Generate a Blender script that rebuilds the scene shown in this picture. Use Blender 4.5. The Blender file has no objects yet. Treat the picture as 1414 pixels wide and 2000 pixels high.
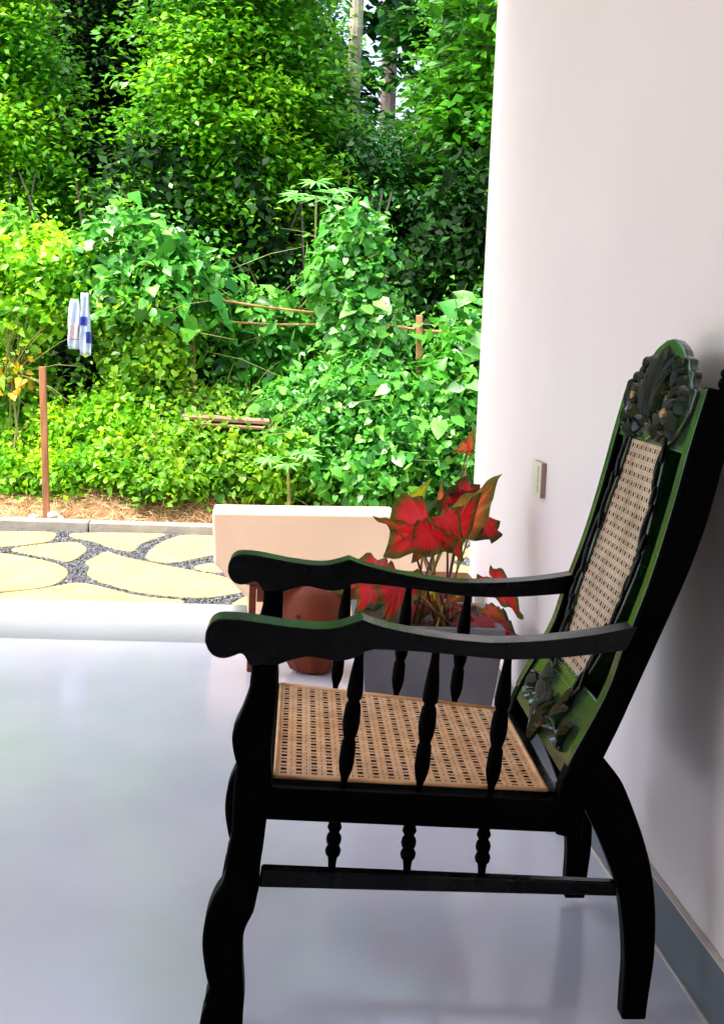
import bpy, bmesh, math, random
import numpy as np
from mathutils import Vector, Matrix
R = math.radians
rng = np.random.default_rng(7)
random.seed(7)
scene = bpy.context.scene
C = scene.collection

# ------------------------------------------------------------------ camera
F_PX, CX, CY = 2800.0, 707.0, 1000.0
YAW, PITCH, ROLL = math.atan(221/2800), math.atan(331/2800), 0.041
CHAIR_ROT = -(math.atan(221/2800) - math.atan(127/2800))      # turn of the chair against the wall
fwd = Vector((math.sin(YAW)*math.cos(PITCH), math.cos(YAW)*math.cos(PITCH), -math.sin(PITCH)))
r0 = Vector((math.cos(YAW), -math.sin(YAW), 0)); u0 = r0.cross(fwd)
right = r0*math.cos(ROLL) + u0*math.sin(ROLL)
up = right.cross(fwd)
def ray(px, py): return fwd*F_PX + right*(px-CX) - up*(py-CY)
cY = Vector((-math.sin(CHAIR_ROT), math.cos(CHAIR_ROT), 0)); cX = Vector((cY.y, -cY.x, 0))
DN = 2.40                                                      # distance of the chair's near side
_r = ray(430, 2016); _t = DN/_r.dot(cY)
H = -_r.z*_t
EYE = Vector((0, 0, H))
def on_floor(px, py, z=0.0):
    r = ray(px, py); return EYE + r*((z-H)/r.z)
def at(px, py, D):
    r = ray(px, py); return EYE + r*(D/r.y)
cam_d = bpy.data.cameras.new('camera'); cam = bpy.data.objects.new('camera', cam_d); C.objects.link(cam)
cam_d.sensor_fit = 'VERTICAL'; cam_d.sensor_height = 36; cam_d.lens = 36*F_PX/2000
cam_d.clip_start = 0.05; cam_d.clip_end = 500
m = Matrix((right, up, -fwd)).transposed().to_4x4(); m.translation = EYE
cam.matrix_world = m
scene.camera = cam

# ------------------------------------------------------------------ sky, sun, exposure
w = bpy.data.worlds.new('World'); scene.world = w; w.use_nodes = True
nt = w.node_tree; nt.nodes.clear()
sky = nt.nodes.new('ShaderNodeTexSky'); sky.sky_type = 'NISHITA'; sky.sun_disc = False
SUN_EL, SUN_AZ = R(66), R(250)            # azimuth clockwise from +Y
sky.sun_elevation = SUN_EL; sky.sun_rotation = SUN_AZ
sky.air_density = .75; sky.dust_density = 6.0; sky.ozone_density = 1.0
bg = nt.nodes.new('ShaderNodeBackground'); bg.inputs[1].default_value = 0.15
wo = nt.nodes.new('ShaderNodeOutputWorld')
nt.links.new(sky.outputs[0], bg.inputs[0]); nt.links.new(bg.outputs[0], wo.inputs[0])
sd = bpy.data.lights.new('sun', 'SUN'); sd.energy = 1.5; sd.angle = R(10); sd.color = (1, .95, .86)
so = bpy.data.objects.new('sun', sd); C.objects.link(so)
sv = Vector((math.sin(SUN_AZ)*math.cos(SUN_EL), math.cos(SUN_AZ)*math.cos(SUN_EL), math.sin(SUN_EL)))
so.rotation_euler = (-sv).to_track_quat('-Z', 'Y').to_euler(); so.location = sv*30
vs = scene.view_settings
scene.display_settings.display_device = 'sRGB'
vs.view_transform = 'Standard'; vs.look = 'None'; vs.gamma = 1; vs.use_curve_mapping = False
vs.exposure = 2.4
scene.cycles.max_bounces = 8; scene.cycles.diffuse_bounces = 5; scene.cycles.glossy_bounces = 4

# ------------------------------------------------------------------ material helpers
def mat(name, col, rough=.5, spec=.5, metal=0, coat=0, var=0, vscale=8, bump=0, bscale=60, stretch=(1, 1, 1), rvar=0, col2=None, mix_lo=.35, mix_hi=.65):
    m = bpy.data.materials.new(name); m.use_nodes = True; n = m.node_tree; b = n.nodes['Principled BSDF']
    b.inputs['Base Color'].default_value = (*col, 1); b.inputs['Roughness'].default_value = rough
    b.inputs['Specular IOR Level'].default_value = spec; b.inputs['Metallic'].default_value = metal
    b.inputs['Coat Weight'].default_value = coat; b.inputs['Coat Roughness'].default_value = .12
    tc = n.nodes.new('ShaderNodeTexCoord'); mp = n.nodes.new('ShaderNodeMapping'); mp.inputs['Scale'].default_value = stretch
    n.links.new(tc.outputs['Object'], mp.inputs[0])
    def noise(s, d=5):
        t = n.nodes.new('ShaderNodeTexNoise'); t.inputs['Scale'].default_value = s; t.inputs['Detail'].default_value = d
        n.links.new(mp.outputs[0], t.inputs[0]); return t
    if var or col2:
        t = noise(vscale); cr = n.nodes.new('ShaderNodeValToRGB')
        c2 = col2 if col2 else tuple(c*(1-var) for c in col)
        cr.color_ramp.elements[0].position = mix_lo; cr.color_ramp.elements[1].position = mix_hi
        cr.color_ramp.elements[0].color = (*c2, 1); cr.color_ramp.elements[1].color = (*col, 1)
        n.links.new(t.outputs[0], cr.inputs[0]); n.links.new(cr.outputs[0], b.inputs['Base Color'])
    if rvar:
        t = noise(vscale*.7, 6); mr = n.nodes.new('ShaderNodeMapRange')
        mr.inputs[1].default_value = .35; mr.inputs[2].default_value = .65
        mr.inputs[3].default_value = rough; mr.inputs[4].default_value = rough+rvar
        n.links.new(t.outputs[0], mr.inputs[0]); n.links.new(mr.outputs[0], b.inputs['Roughness'])
    if bump:
        t = noise(bscale); bp = n.nodes.new('ShaderNodeBump'); bp.inputs['Strength'].default_value = bump; bp.inputs['Distance'].default_value = .01
        n.links.new(t.outputs[0], bp.inputs['Height']); n.links.new(bp.outputs[0], b.inputs['Normal'])
    return m

def island_mat(name, cols, rough=.4, spec=.5, transl=.0, nscale=0, nmix=.5, bump=0):
    """colours picked by island (one leaf, one pebble, one straw), shifted by a slow noise through space"""
    m = bpy.data.materials.new(name); m.use_nodes = True; n = m.node_tree; b = n.nodes['Principled BSDF']
    g = n.nodes.new('ShaderNodeNewGeometry'); oi = n.nodes.new('ShaderNodeObjectInfo')
    ad = n.nodes.new('ShaderNodeMath'); ad.operation = 'ADD'
    n.links.new(g.outputs['Random Per Island'], ad.inputs[0]); n.links.new(oi.outputs['Random'], ad.inputs[1])
    fr = n.nodes.new('ShaderNodeMath'); fr.operation = 'FRACT'; n.links.new(ad.outputs[0], fr.inputs[0])
    fac = fr.outputs[0]
    if nscale:
        t = n.nodes.new('ShaderNodeTexNoise'); t.inputs['Scale'].default_value = nscale; t.inputs['Detail'].default_value = 2
        n.links.new(g.outputs['Position'], t.inputs[0])
        mr = n.nodes.new('ShaderNodeMapRange'); mr.inputs[1].default_value = .36; mr.inputs[2].default_value = .64
        n.links.new(t.outputs[0], mr.inputs[0])
        mx = n.nodes.new('ShaderNodeMix'); mx.data_type = 'FLOAT'; mx.inputs[0].default_value = nmix
        n.links.new(fac, mx.inputs[2]); n.links.new(mr.outputs[0], mx.inputs[3]); fac = mx.outputs[0]
    cr = n.nodes.new('ShaderNodeValToRGB'); e = cr.color_ramp.elements
    e[0].position = 0; e[0].color = (*cols[0], 1); e[1].position = 1; e[1].color = (*cols[-1], 1)
    for i, c in enumerate(cols[1:-1]):
        k = e.new((i+1)/(len(cols)-1)); k.color = (*c, 1)
    n.links.new(fac, cr.inputs[0]); n.links.new(cr.outputs[0], b.inputs['Base Color'])
    b.inputs['Roughness'].default_value = rough; b.inputs['Specular IOR Level'].default_value = spec
    if transl:
        tr = n.nodes.new('ShaderNodeBsdfTranslucent'); ms = n.nodes.new('ShaderNodeMixShader'); ms.inputs[0].default_value = transl
        hs = n.nodes.new('ShaderNodeHueSaturation'); hs.inputs['Hue'].default_value = .485; hs.inputs['Value'].default_value = 1.5
        n.links.new(cr.outputs[0], hs.inputs['Color']); n.links.new(hs.outputs[0], tr.inputs[0])
        n.links.new(b.outputs[0], ms.inputs[1]); n.links.new(tr.outputs[0], ms.inputs[2])
        n.links.new(ms.outputs[0], n.nodes['Material Output'].inputs[0])
    return m

# ------------------------------------------------------------------ object helpers
def link(name, me, mt=None, parent=None):
    if mt and not me.materials: me.materials.append(mt)
    o = bpy.data.objects.new(name, me); C.objects.link(o)
    if parent: o.parent = parent
    return o
def tag(o, label=None, cat=None, group=None, kind=None):
    if label: o['label'] = label
    if cat: o['category'] = cat
    if group: o['group'] = group
    if kind: o['kind'] = kind
    return o
def empty(name, loc, rz=0):
    o = bpy.data.objects.new(name, None); C.objects.link(o); o.location = loc; o.rotation_euler = (0, 0, rz); o.empty_display_size = .1
    return o
def from_bm(name, bm, mt, parent=None, smooth=False, angle=None):
    bmesh.ops.recalc_face_normals(bm, faces=bm.faces)
    me = bpy.data.meshes.new(name); bm.to_mesh(me); bm.free()
    if smooth:
        for p in me.polygons: p.use_smooth = True
    o = link(name, me, mt, parent)
    if angle:
        for p in me.polygons: p.use_smooth = True
        try: me.set_sharp_from_angle(angle=angle)
        except Exception: pass
    return o
def bevel(o, wd=.004, seg=2):
    md = o.modifiers.new('bevel', 'BEVEL'); md.width = wd; md.segments = seg; md.limit_method = 'ANGLE'; md.angle_limit = R(40); md.harden_normals = False
    return o
def mesh_np(name, V, Fc):
    me = bpy.data.meshes.new(name); V = np.asarray(V, np.float32); Fc = np.asarray(Fc, np.int32); k = Fc.shape[1]
    me.vertices.add(len(V)); me.vertices.foreach_set('co', V.ravel())
    me.loops.add(Fc.size); me.loops.foreach_set('vertex_index', Fc.ravel())
    me.polygons.add(len(Fc)); me.polygons.foreach_set('loop_start', np.arange(0, Fc.size, k, dtype=np.int32))
    me.update(calc_edges=True); return me
def add_box(bm, x0, x1, y0, y1, z0, z1):
    r = bmesh.ops.create_cube(bm, size=1)
    for v in r['verts']:
        v.co = Vector(((x0+x1)/2+v.co.x*(x1-x0), (y0+y1)/2+v.co.y*(y1-y0), (z0+z1)/2+v.co.z*(z1-z0)))
    return r['verts']
def box(name, x0, x1, y0, y1, z0, z1, mt, parent=None, bv=0):
    bm = bmesh.new(); add_box(bm, x0, x1, y0, y1, z0, z1); o = from_bm(name, bm, mt, parent)
    if bv: bevel(o, bv)
    return o
def add_tube(bm, pts, rad, seg=8, cap=True):
    pts = [Vector(p) for p in pts]; rings = []
    if not hasattr(rad, '__len__'): rad = [rad]*len(pts)
    for i, p in enumerate(pts):
        d = (pts[min(i+1, len(pts)-1)]-pts[max(i-1, 0)]).normalized()
        a = d.cross(Vector((.13, .99, .05))); a = a.normalized() if a.length > .01 else Vector((1, 0, 0)); b = d.cross(a)
        rings.append([bm.verts.new(p+(a*math.cos(2*math.pi*k/seg)+b*math.sin(2*math.pi*k/seg))*rad[i]) for k in range(seg)])
    for i in range(len(rings)-1):
        for k in range(seg): bm.faces.new((rings[i][k], rings[i][(k+1) % seg], rings[i+1][(k+1) % seg], rings[i+1][k]))
    if cap: bm.faces.new(rings[0]); bm.faces.new(rings[-1][::-1])
def add_lathe(bm, prof, centre, seg=16, axis=None):
    """prof: (r, z) list"""
    rings = []
    for r, z in prof:
        rings.append([bm.verts.new(Vector(centre)+Vector((r*math.cos(2*math.pi*k/seg), r*math.sin(2*math.pi*k/seg), z))) for k in range(seg)])
    for i in range(len(rings)-1):
        for k in range(seg): bm.faces.new((rings[i][k], rings[i][(k+1) % seg], rings[i+1][(k+1) % seg], rings[i+1][k]))
    bm.faces.new(rings[0]); bm.faces.new(rings[-1])
def catmull(pts, n=4, closed=False):
    out = []; N = len(pts)
    for i in range(N if closed else N-1):
        g = lambda j: pts[j % N] if closed else pts[min(max(j, 0), N-1)]
        p0, p1, p2, p3 = map(np.array, (g(i-1), g(i), g(i+1), g(i+2)))
        for k in range(n):
            t = k/n; out.append(tuple(.5*((2*p1)+(-p0+p2)*t+(2*p0-5*p1+4*p2-p3)*t*t+(-p0+3*p1-3*p2+p3)*t**3)))
    if not closed: out.append(tuple(pts[-1]))
    return out
def add_prism(bm, poly, y0, y1):
    """poly in (x, z), extruded along y"""
    a = [bm.verts.new((x, y0, z)) for x, z in poly]; b = [bm.verts.new((x, y1, z)) for x, z in poly]; n = len(poly)
    bm.faces.new(a[::-1]); bm.faces.new(b)
    for i in range(n): bm.faces.new((a[i], a[(i+1) % n], b[(i+1) % n], b[i]))
def add_ell(bm, c, ax, ay, az, seg=8, rings=5):
    """ellipsoid with half axes given as vectors"""
    M_ = Matrix((ax, ay, az)).transposed().to_4x4(); M_.translation = c
    bmesh.ops.create_uvsphere(bm, u_segments=seg, v_segments=rings, radius=1, matrix=M_)

# ------------------------------------------------------------------ leaf clouds
def rotations(nrm, dirs):
    z = nrm/np.linalg.norm(nrm, axis=1, keepdims=True)
    y = dirs-(dirs*z).sum(1, keepdims=True)*z; y /= np.linalg.norm(y, axis=1, keepdims=True)+1e-9
    x = np.cross(y, z); return np.stack([x, y, z], 2)
def cloud(name, tv, tf, pos, nrm, dirs, sc, vary=0):
    Rm = rotations(nrm, dirs); tv = np.asarray(tv, float); N, k = len(pos), len(tv); T_ = np.repeat(tv[None], N, 0)
    if vary: T_ = T_*np.stack([rng.uniform(1-vary, 1.1, N), np.ones(N), rng.uniform(-1.5, 3, N)], 1)[:, None, :]
    V = np.einsum('nij,nkj->nki', Rm, T_)*sc[:, None, None]+pos[:, None, :]
    Fc = (np.asarray(tf)[None]+(np.arange(N)*k)[:, None, None]).reshape(-1, len(tf[0]))
    return mesh_np(name, V.reshape(-1, 3), Fc)
SMALL = ([(0, 0, 0), (-.29, .45, .07), (0, 1, -.10), (.29, .45, .07)], [(0, 1, 2, 3)])     # lanceolate
HEART = ([(0, 0, .0), (-.33, -.12, .05), (-.5, .22, .07), (-.3, .62, .02), (0, 1.0, -.12), (.3, .62, .02), (.5, .22, .07), (.33, -.12, .05), (0, .45, -.02)],
         [(0, 1, 2), (0, 2, 8), (2, 3, 8), (3, 4, 8), (4, 5, 8), (5, 6, 8), (6, 0, 8), (6, 7, 0)])
def unit(n): v = rng.normal(size=(n, 3)); return v/np.linalg.norm(v, axis=1, keepdims=True)

# ================================================================== materials
M = {}
M['wall'] = mat('wall_paint', (.77, .70, .665), rough=.55, spec=.3, var=.05, vscale=1.2, bump=.12, bscale=9)
M['skirt'] = mat('skirting_paint', (.10, .115, .13), rough=.3, spec=.5, var=.2, vscale=5)
M['floor'] = mat('polished_floor', (.59, .585, .65), rough=.07, spec=.42, col2=(.53, .545, .60), vscale=2.2, rvar=.16, bump=.004, bscale=7)
M['floor_edge'] = mat('floor_edge_band', (.27, .275, .305), rough=.3, spec=.5, var=.06, vscale=3, rvar=.1)
M['cap'] = mat('pale_edging', (.55, .47, .40), rough=.5)
M['roof'] = mat('roof_soffit', (.62, .58, .56), rough=.8)
M['lacquer'] = mat('black_lacquer', (.0012, .0012, .0012), rough=.18, spec=.16, rvar=.14, vscale=14, bump=.05, bscale=120)
M['lacquer_matt'] = mat('black_lacquer_side', (.0008, .0007, .0008), rough=.42, spec=.02, rvar=.1, vscale=14)
M['green'] = mat('green_reflection_lacquer', (.008, .034, .006), rough=.16, spec=.6, col2=(.004, .016, .004), rvar=.12, vscale=16, bump=.05, bscale=110)  # reflected foliage green put into the black lacquer's base colour
M['carved'] = mat('carved_lacquer', (.006, .03, .005), rough=.09, spec=.9, col2=(.002, .006, .002), vscale=30)  # carries the same reflected green in its base colour
M['gilt'] = mat('worn_gilding', (.42, .27, .07), rough=.4, var=.4, vscale=40)
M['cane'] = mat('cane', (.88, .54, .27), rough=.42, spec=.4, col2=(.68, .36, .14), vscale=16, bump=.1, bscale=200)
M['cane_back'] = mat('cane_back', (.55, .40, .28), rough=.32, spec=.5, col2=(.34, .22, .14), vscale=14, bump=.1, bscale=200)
M['cream'] = mat('cream_stone', (.66, .47, .32), rough=.5, spec=.4, var=.10, vscale=2.5, bump=.05, bscale=30)
M['flag'] = mat('cream_flagstone', (.34, .265, .12), rough=.8, spec=.15, col2=(.27, .205, .09), vscale=6, bump=.2, bscale=45)
M['joint'] = mat('joint_bed', (.07, .075, .08), rough=.9, var=.4, vscale=60)
M['pebble'] = island_mat('pebble', [(.012, .013, .015), (.03, .034, .04), (.05, .055, .065), (.13, .13, .14)], rough=.6)
M['kerb'] = mat('kerb_concrete', (.30, .28, .23), rough=.85, var=.25, vscale=7, bump=.3, bscale=40)
M['earth'] = mat('earth', (.16, .10, .05), rough=.95, col2=(.05, .07, .02), vscale=1.2, bump=.5, bscale=14)
M['straw'] = island_mat('straw', [(.26, .14, .06), (.58, .38, .18), (.75, .54, .30), (.40, .24, .10)], rough=.6, transl=.15)
M['clay'] = mat('terracotta', (.17, .034, .014), rough=.55, spec=.15, var=.3, vscale=9, bump=.1, bscale=50)
M['redwood'] = mat('red_wood', (.20, .045, .016), rough=.4, spec=.2, var=.45, vscale=5, stretch=(1, 8, 8))
M['pot'] = mat('grey_planter', (.15, .14, .15), rough=.5, var=.3, vscale=6)
M['soil'] = mat('soil', (.045, .025, .017), rough=.95, bump=.8, bscale=90)
M['post'] = mat('post_wood', (.34, .15, .06), rough=.8, var=.5, vscale=6, stretch=(4, 4, .6), bump=.2)
M['rail'] = mat('weathered_pole', (.50, .25, .10), rough=.8, var=.4, vscale=8, bump=.2)
M['board'] = mat('old_board', (.34, .20, .12), rough=.85, var=.5, vscale=6, stretch=(.6, 4, 4))
M['bark'] = mat('bark', (.14, .11, .085), rough=.95, var=.5, vscale=5, stretch=(1, 1, .3), bump=.6, bscale=20)
M['palm'] = mat('palm_bark', (.42, .36, .28), rough=.9, var=.35, vscale=3, stretch=(1, 1, 4), bump=.4)
M['stem'] = mat('vine_stem', (.16, .17, .04), rough=.7)
M['plastic'] = mat('pale_plastic', (.46, .58, .74), rough=.3, spec=.5, var=.2, vscale=9)
M['blue'] = mat('blue_print', (.03, .05, .28), rough=.3)
M['pink'] = mat('pink_print', (.50, .42, .44), rough=.4)
M['switch'] = mat('switch_plastic', (.66, .64, .53), rough=.35)
M['switch_shade'] = mat('switch_box_shade', (.33, .19, .15), rough=.5)  # shade on the box's end face put into its brown colour
G = {}
G['tree'] = island_mat('tree_leaf', [(.010, .07, .004), (.03, .18, .006), (.065, .31, .008), (.13, .42, .012)], rough=.42, spec=.4, transl=.3, nscale=1.1, nmix=.5)
G['tree_y'] = island_mat('tree_leaf_yellow', [(.018, .12, .004), (.06, .28, .006), (.14, .44, .008), (.30, .56, .014)], rough=.42, spec=.4, transl=.35, nscale=1.1, nmix=.5)
G['tree_d'] = island_mat('tree_leaf_dark', [(.006, .04, .006), (.014, .10, .010), (.03, .18, .018), (.06, .28, .03)], rough=.38, spec=.45, transl=.15, nscale=.9, nmix=.4)
G['shade'] = island_mat('thicket_leaf_shade', [(.002, .010, .002), (.004, .02, .003), (.008, .04, .005), (.02, .09, .01)], rough=.6, spec=.08, transl=.1)  # near-black leaf colour carries the shade of thicket and hollow
G['vine'] = island_mat('vine_leaf', [(.012, .10, .009), (.04, .25, .02), (.085, .40, .03), (.18, .52, .07)], rough=.34, spec=.5, transl=.28)
G['vine_y'] = island_mat('vine_leaf_yellow', [(.03, .18, .007), (.11, .40, .008), (.25, .58, .010), (.52, .64, .02)], rough=.42, spec=.4, transl=.35, nscale=2.5, nmix=.4)
G['shrub'] = island_mat('shrub_leaf', [(.02, .12, .008), (.08, .28, .010), (.17, .42, .012), (.34, .52, .018)], rough=.42, spec=.4, transl=.33, nscale=3, nmix=.4)
G['grass'] = island_mat('grass_blade', [(.05, .2, .01), (.12, .33, .012), (.2, .42, .02), (.34, .4, .06)], rough=.5, transl=.3)
G['gold'] = island_mat('golden_leaf', [(.55, .38, .02), (.7, .45, .02), (.62, .5, .04)], rough=.4, transl=.3)
G['pale'] = island_mat('pale_leaf', [(.06, .30, .04), (.12, .42, .08), (.22, .52, .15)], rough=.33, spec=.45, transl=.25)

# ================================================================== the setting
WX = on_floor(1280, 1828).x                       # wall face
sill = on_floor(200, 1174).y
WEND = at(912, 1200, 5.0); 
# depth at which the wall ends, from the pixel column of its edge
def wall_depth(px, py):
    r = ray(px, py); return WX/r.x*r.y
WY = wall_depth(917, 1100)
print('H', H, 'wall x', WX, 'wall end', WY, 'sill', sill)
tag(box('floor', -7, WX+3.2, -4, sill-.85, -.25, 0, M['floor']), kind='structure')
tag(box('floor_edge', -7, WX+3.2, sill-.847, sill, -.25, 0, M['floor_edge'], bv=.004), kind='structure')
wl = box('veranda_wall', WX, WX+.2, -4, WY, 0, 3.0, M['wall'])
tag(wl, 'smooth white plastered wall running back behind the carved chair', 'wall')
sk = box('skirting', WX-.012, WX-.0015, -4, WY, .001, .125, M['skirt'], wl, bv=.003)
box('skirting_cap', WX-.013, WX-.0015, -4, WY, .1265, .132, M['cap'], wl)
box('skirting_foot_line', WX-.017, WX-.0125, -4, WY, .0006, .0045, M['cap'], wl)  # thin pale strip along the foot of the skirting
bx = box('back_wall', -7, WX-.002, -4.25, -4, 0, 3.0, M['wall']); tag(bx, 'white plastered wall at the back of the veranda behind the camera', 'wall')
sw_ = box('added_side_wall', -4.2, -4.0, -4, -1.0, 0.001, 3.0, M['wall']); tag(sw_, 'white wall added out of view left of the veranda to darken the room', 'wall')  # unseen wall added to keep light out of the room
rf = box('veranda_roof', -4.2, WX+3.4, -4.4, sill-1.0, 3.003, 3.15, M['roof']); tag(rf, 'flat pale roof slab over the veranda', 'roof')

# ground sheet
def height(x, y): return -.1+.05*math.sin(x*1.3)*math.sin(y*.9)*(1 if y > 9.6 else 0)
bm = bmesh.new(); xs = list(np.linspace(-60, 60, 41)); ys = [-30, sill-1]+list(np.linspace(sill+.1, 30, 30))+[60, 120]
vv = [[bm.verts.new((x, y, height(x, y))) for x in xs] for y in ys]
for j in range(len(ys)-1):
    for i in range(len(xs)-1): bm.faces.new((vv[j][i], vv[j][i+1], vv[j+1][i+1], vv[j+1][i]))
tag(from_bm('ground', bm, M['earth'], smooth=True), kind='structure')

# paving: bed, flagstones, pebbles, kerb
ZP = -.03
KY = on_floor(200, 1038, ZP).y
pv = box('paving', -7, WX+4, sill+.002, KY-.002, -.098, ZP-.014, M['joint']); tag(pv, kind='structure')
stones = [
 [(-60,1038),(0,1038),(60,1038),(105,1040),(105,1050),(90,1057),(30,1064),(-60,1066)],
 [(28,1071),(64,1065),(106,1061),(150,1060),(168,1072),(156,1084),(136,1094),(106,1090),(78,1084),(32,1076)],
 [(-70,1080),(0,1082),(64,1091),(110,1102),(131,1116),(117,1133),(81,1145),(0,1153),(-70,1158)],
 [(146,1042),(230,1041),(318,1042),(308,1049),(275,1061),(258,1074),(219,1068),(184,1056),(148,1050)],
 [(352,1047),(414,1045),(475,1045),(500,1062),(470,1078),(414,1083),(339,1096),(290,1087),(308,1065)],
 [(195,1086),(214,1080),(255,1091),(336,1107),(435,1126),(462,1138),(474,1151),(417,1162),(354,1162),(269,1153),(200,1134),(175,1121),(180,1108),(172,1098)],
 [(382,1106),(412,1100),(470,1094),(500,1112),(490,1124),(438,1117),(403,1115)],
 [(-70,1165),(0,1159),(88,1149),(150,1139),(200,1147),(269,1163),(346,1171),(330,1177),(150,1177),(-70,1176)],
 [(470,1170),(500,1160),(560,1156),(640,1170),(640,1182),(470,1181)],
 [(560,1046),(700,1048),(690,1085),(560,1096),(520,1076)],[(520,1115),(620,1100),(730,1110),(720,1145),(600,1150),(510,1135)],
 [(740,1050),(880,1052),(900,1090),(760,1096)],[(760,1110),(920,1108),(930,1160),(740,1160)],
 [(930,1050),(1150,1055),(1180,1100),(940,1095)],[(960,1112),(1250,1115),(1280,1175),(960,1175)],
 [(-240,1035),(-90,1036),(-80,1066),(-180,1075),(-260,1062)],[(-330,1082),(-110,1080),(-95,1120),(-110,1150),(-330,1155)],
 [(-520,1050),(-290,1045),(-300,1070),(-540,1078)],[(-640,1090),(-370,1085),(-360,1140),(-660,1145)],[(-480,1158),(-110,1164),(-110,1176),(-480,1174)]]
polys = []
for s in stones:
    mx_, my_ = sum(p[0] for p in s)/len(s), sum(p[1] for p in s)/len(s)
    w3 = [on_floor(mx_+(x-mx_)*1.035, my_+(y-my_)*1.06, ZP) for x, y in s]
    pl = catmull([(p.x, min(max(p.y, sill+.01), KY-.02)) for p in w3], 4, True); polys.append(pl)
    bm = bmesh.new(); a = [bm.verts.new((x, y, ZP-.03)) for x, y in pl]; b = [bm.verts.new((x, y, ZP+rng.uniform(-.001, .001))) for x, y in pl]
    bm.faces.new(b); n = len(pl)
    for i in range(n): bm.faces.new((a[i], a[(i+1) % n], b[(i+1) % n], b[i]))
    bevel(from_bm('paving_stone', bm, M['flag'], pv), .006)
def inside(pt, poly):
    x, y = pt; r = False; j = len(poly)-1
    for i in range(len(poly)):
        xi, yi = poly[i]; xj, yj = poly[j]
        if (yi > y) != (yj > y) and x < (xj-xi)*(y-yi)/(yj-yi)+xi: r = not r
        j = i
    return r
OCT = ([(1, 0, 0), (0, 1, 0), (-1, 0, 0), (0, -1, 0), (0, 0, .7), (0, 0, -.7)], [(0, 1, 4), (1, 2, 4), (2, 3, 4), (3, 0, 4), (1, 0, 5), (2, 1, 5), (3, 2, 5), (0, 3, 5)])
pp = []
xl = on_floor(-60, 1100, ZP).x
for _ in range(60000):
    p = (rng.uniform(xl, WX+.8), rng.uniform(sill+.01, KY-.01))
    if not any(inside(p, q) for q in polys): pp.append((p[0], p[1], ZP-.010+rng.uniform(-.004, .004)))
    if len(pp) > 26000: break
pp = np.array(pp); n = len(pp)
me = cloud('pebbles', *OCT, pp, unit(n)*.4+[0, 0, 1], unit(n), rng.uniform(.006, .013, n))
tag(link('pebbles', me, M['pebble'], pv), kind='stuff')

kb = empty('kerb', (0, KY, 0)); tag(kb, kind='structure')
x = -8.0
while x < WX+4:
    L = 1.0; o = box('kerbstone', x+.004, x+L-.004, 0, .14, -.12, ZP+.055+rng.uniform(-.002, .002), M['kerb'], kb, bv=.008); x += L

# ================================================================== the carved chair
ch = empty('carved_armchair', EYE+cY*DN-Vector((0, 0, H)), CHAIR_ROT)
tag(ch, 'black carved wooden armchair with woven cane seat and back beside the white wall', 'chair')
O = EYE+cY*DN-Vector((0, 0, H))
def L(px, py, off=0):
    """pixel on the chair's near side plane (or a plane `off` metres behind it) -> chair coordinates (x, z)"""
    r = ray(px, py); p = EYE+r*((DN+off)/r.dot(cY)); q = p-O; return (q.dot(cX), q.z)
def LP(lst): return [L(*p) for p in lst]
W = .69                      # width between outer sides
TH = .045
blk, side = M['lacquer'], M['lacquer_matt']
def both(name, poly, y0, y1, mt, bv=.005):
    for k in (0, 1):
        a, b = (y0, y1) if k == 0 else (W-y1, W-y0)
        bm = bmesh.new(); add_prism(bm, poly, a, b); o = from_bm(name, bm, mt, ch, angle=R(35)); bevel(o, bv)

# front leg and arm post: one turned and sawn piece
left = [(492,1285),(491,1323),(486,1352),(471,1393),(457,1422),(453,1446),(457,1475),(462,1496),(459,1516),(456,1549),(454,1590),(451,1635),(443,1672),(439,1709),(433,1727),(417,1750),(403,1783),(396,1820),(396,1852),(402,1889),(406,1905)]
foot = [(410,1914),(399,1938),(402,1946),(394,1965),(388,1996),(384,2016)]
rgt = [(472,2016),(474,1980),(477,1938),(474,1877),(474,1836),(480,1807),(495,1779),(503,1746),(506,1733),(508,1697),(514,1656),(520,1610),(530,1533),(529,1467),(534,1410),(540,1365),(542,1285)]
pl = catmull(LP(left), 3)+LP(foot)+catmull(LP(rgt), 3)
pl = [(x, max(z, 0)) for x, z in pl]
both('front_leg', pl, 0, .052, side)
# rear leg (sabre) running up into the stile
rear = [(1179,1482),(1200,1508),(1217,1533),(1240,1590),(1257,1640),(1270,1690),(1277,1740),(1280,1800),(1277,1880),(1269,1940),(1262,1990),(1260,2012)]
rl = [(1212,2012),(1215,1960),(1219,1900),(1218,1840),(1213,1780),(1204,1730),(1190,1690),(1170,1640),(1150,1598),(1143,1580),(1136,1645),(1084,1630),(1088,1562),(1097,1530)]
pl = catmull(LP(rear), 3)+catmull(LP(rl[:9]), 3)+LP(rl[9:])
pl = [(x, max(z, 0)) for x, z in pl]
both('rear_leg', pl, 0, .048, side)
# back stile
fr = [(1097,1530),(1123,1475),(1159,1411),(1194,1342),(1217,1276),(1243,1210),(1268,1145),(1293,1070),(1320,980),(1345,890),(1366,820),(1386,757)]
bk = [(1450,772),(1437,830),(1414,904),(1382,1018),(1348,1112),(1307,1206),(1246,1340),(1212,1415),(1179,1482)]
FR = catmull(LP(fr), 4); BKP = catmull(LP(bk), 4)
both('back_stile', FR+BKP, 0.0015, .046, side)
for k in (0, 1):                                  # small carved finials behind the stile tops
    yy = .024 if k == 0 else W-.024
    bm = bmesh.new(); a = L(1414, 765)
    for dx, dz, s in ((.004, -.016, .024), (.012, .012, .018), (.008, .030, .011)):
        add_ell(bm, Vector((a[0]+dx, yy, a[1]+dz)), Vector((s, 0, 0)), Vector((0, s*.9, 0)), Vector((0, 0, s*.85)), 10, 7)
    from_bm('finial', bm, side, ch, smooth=True)

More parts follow.
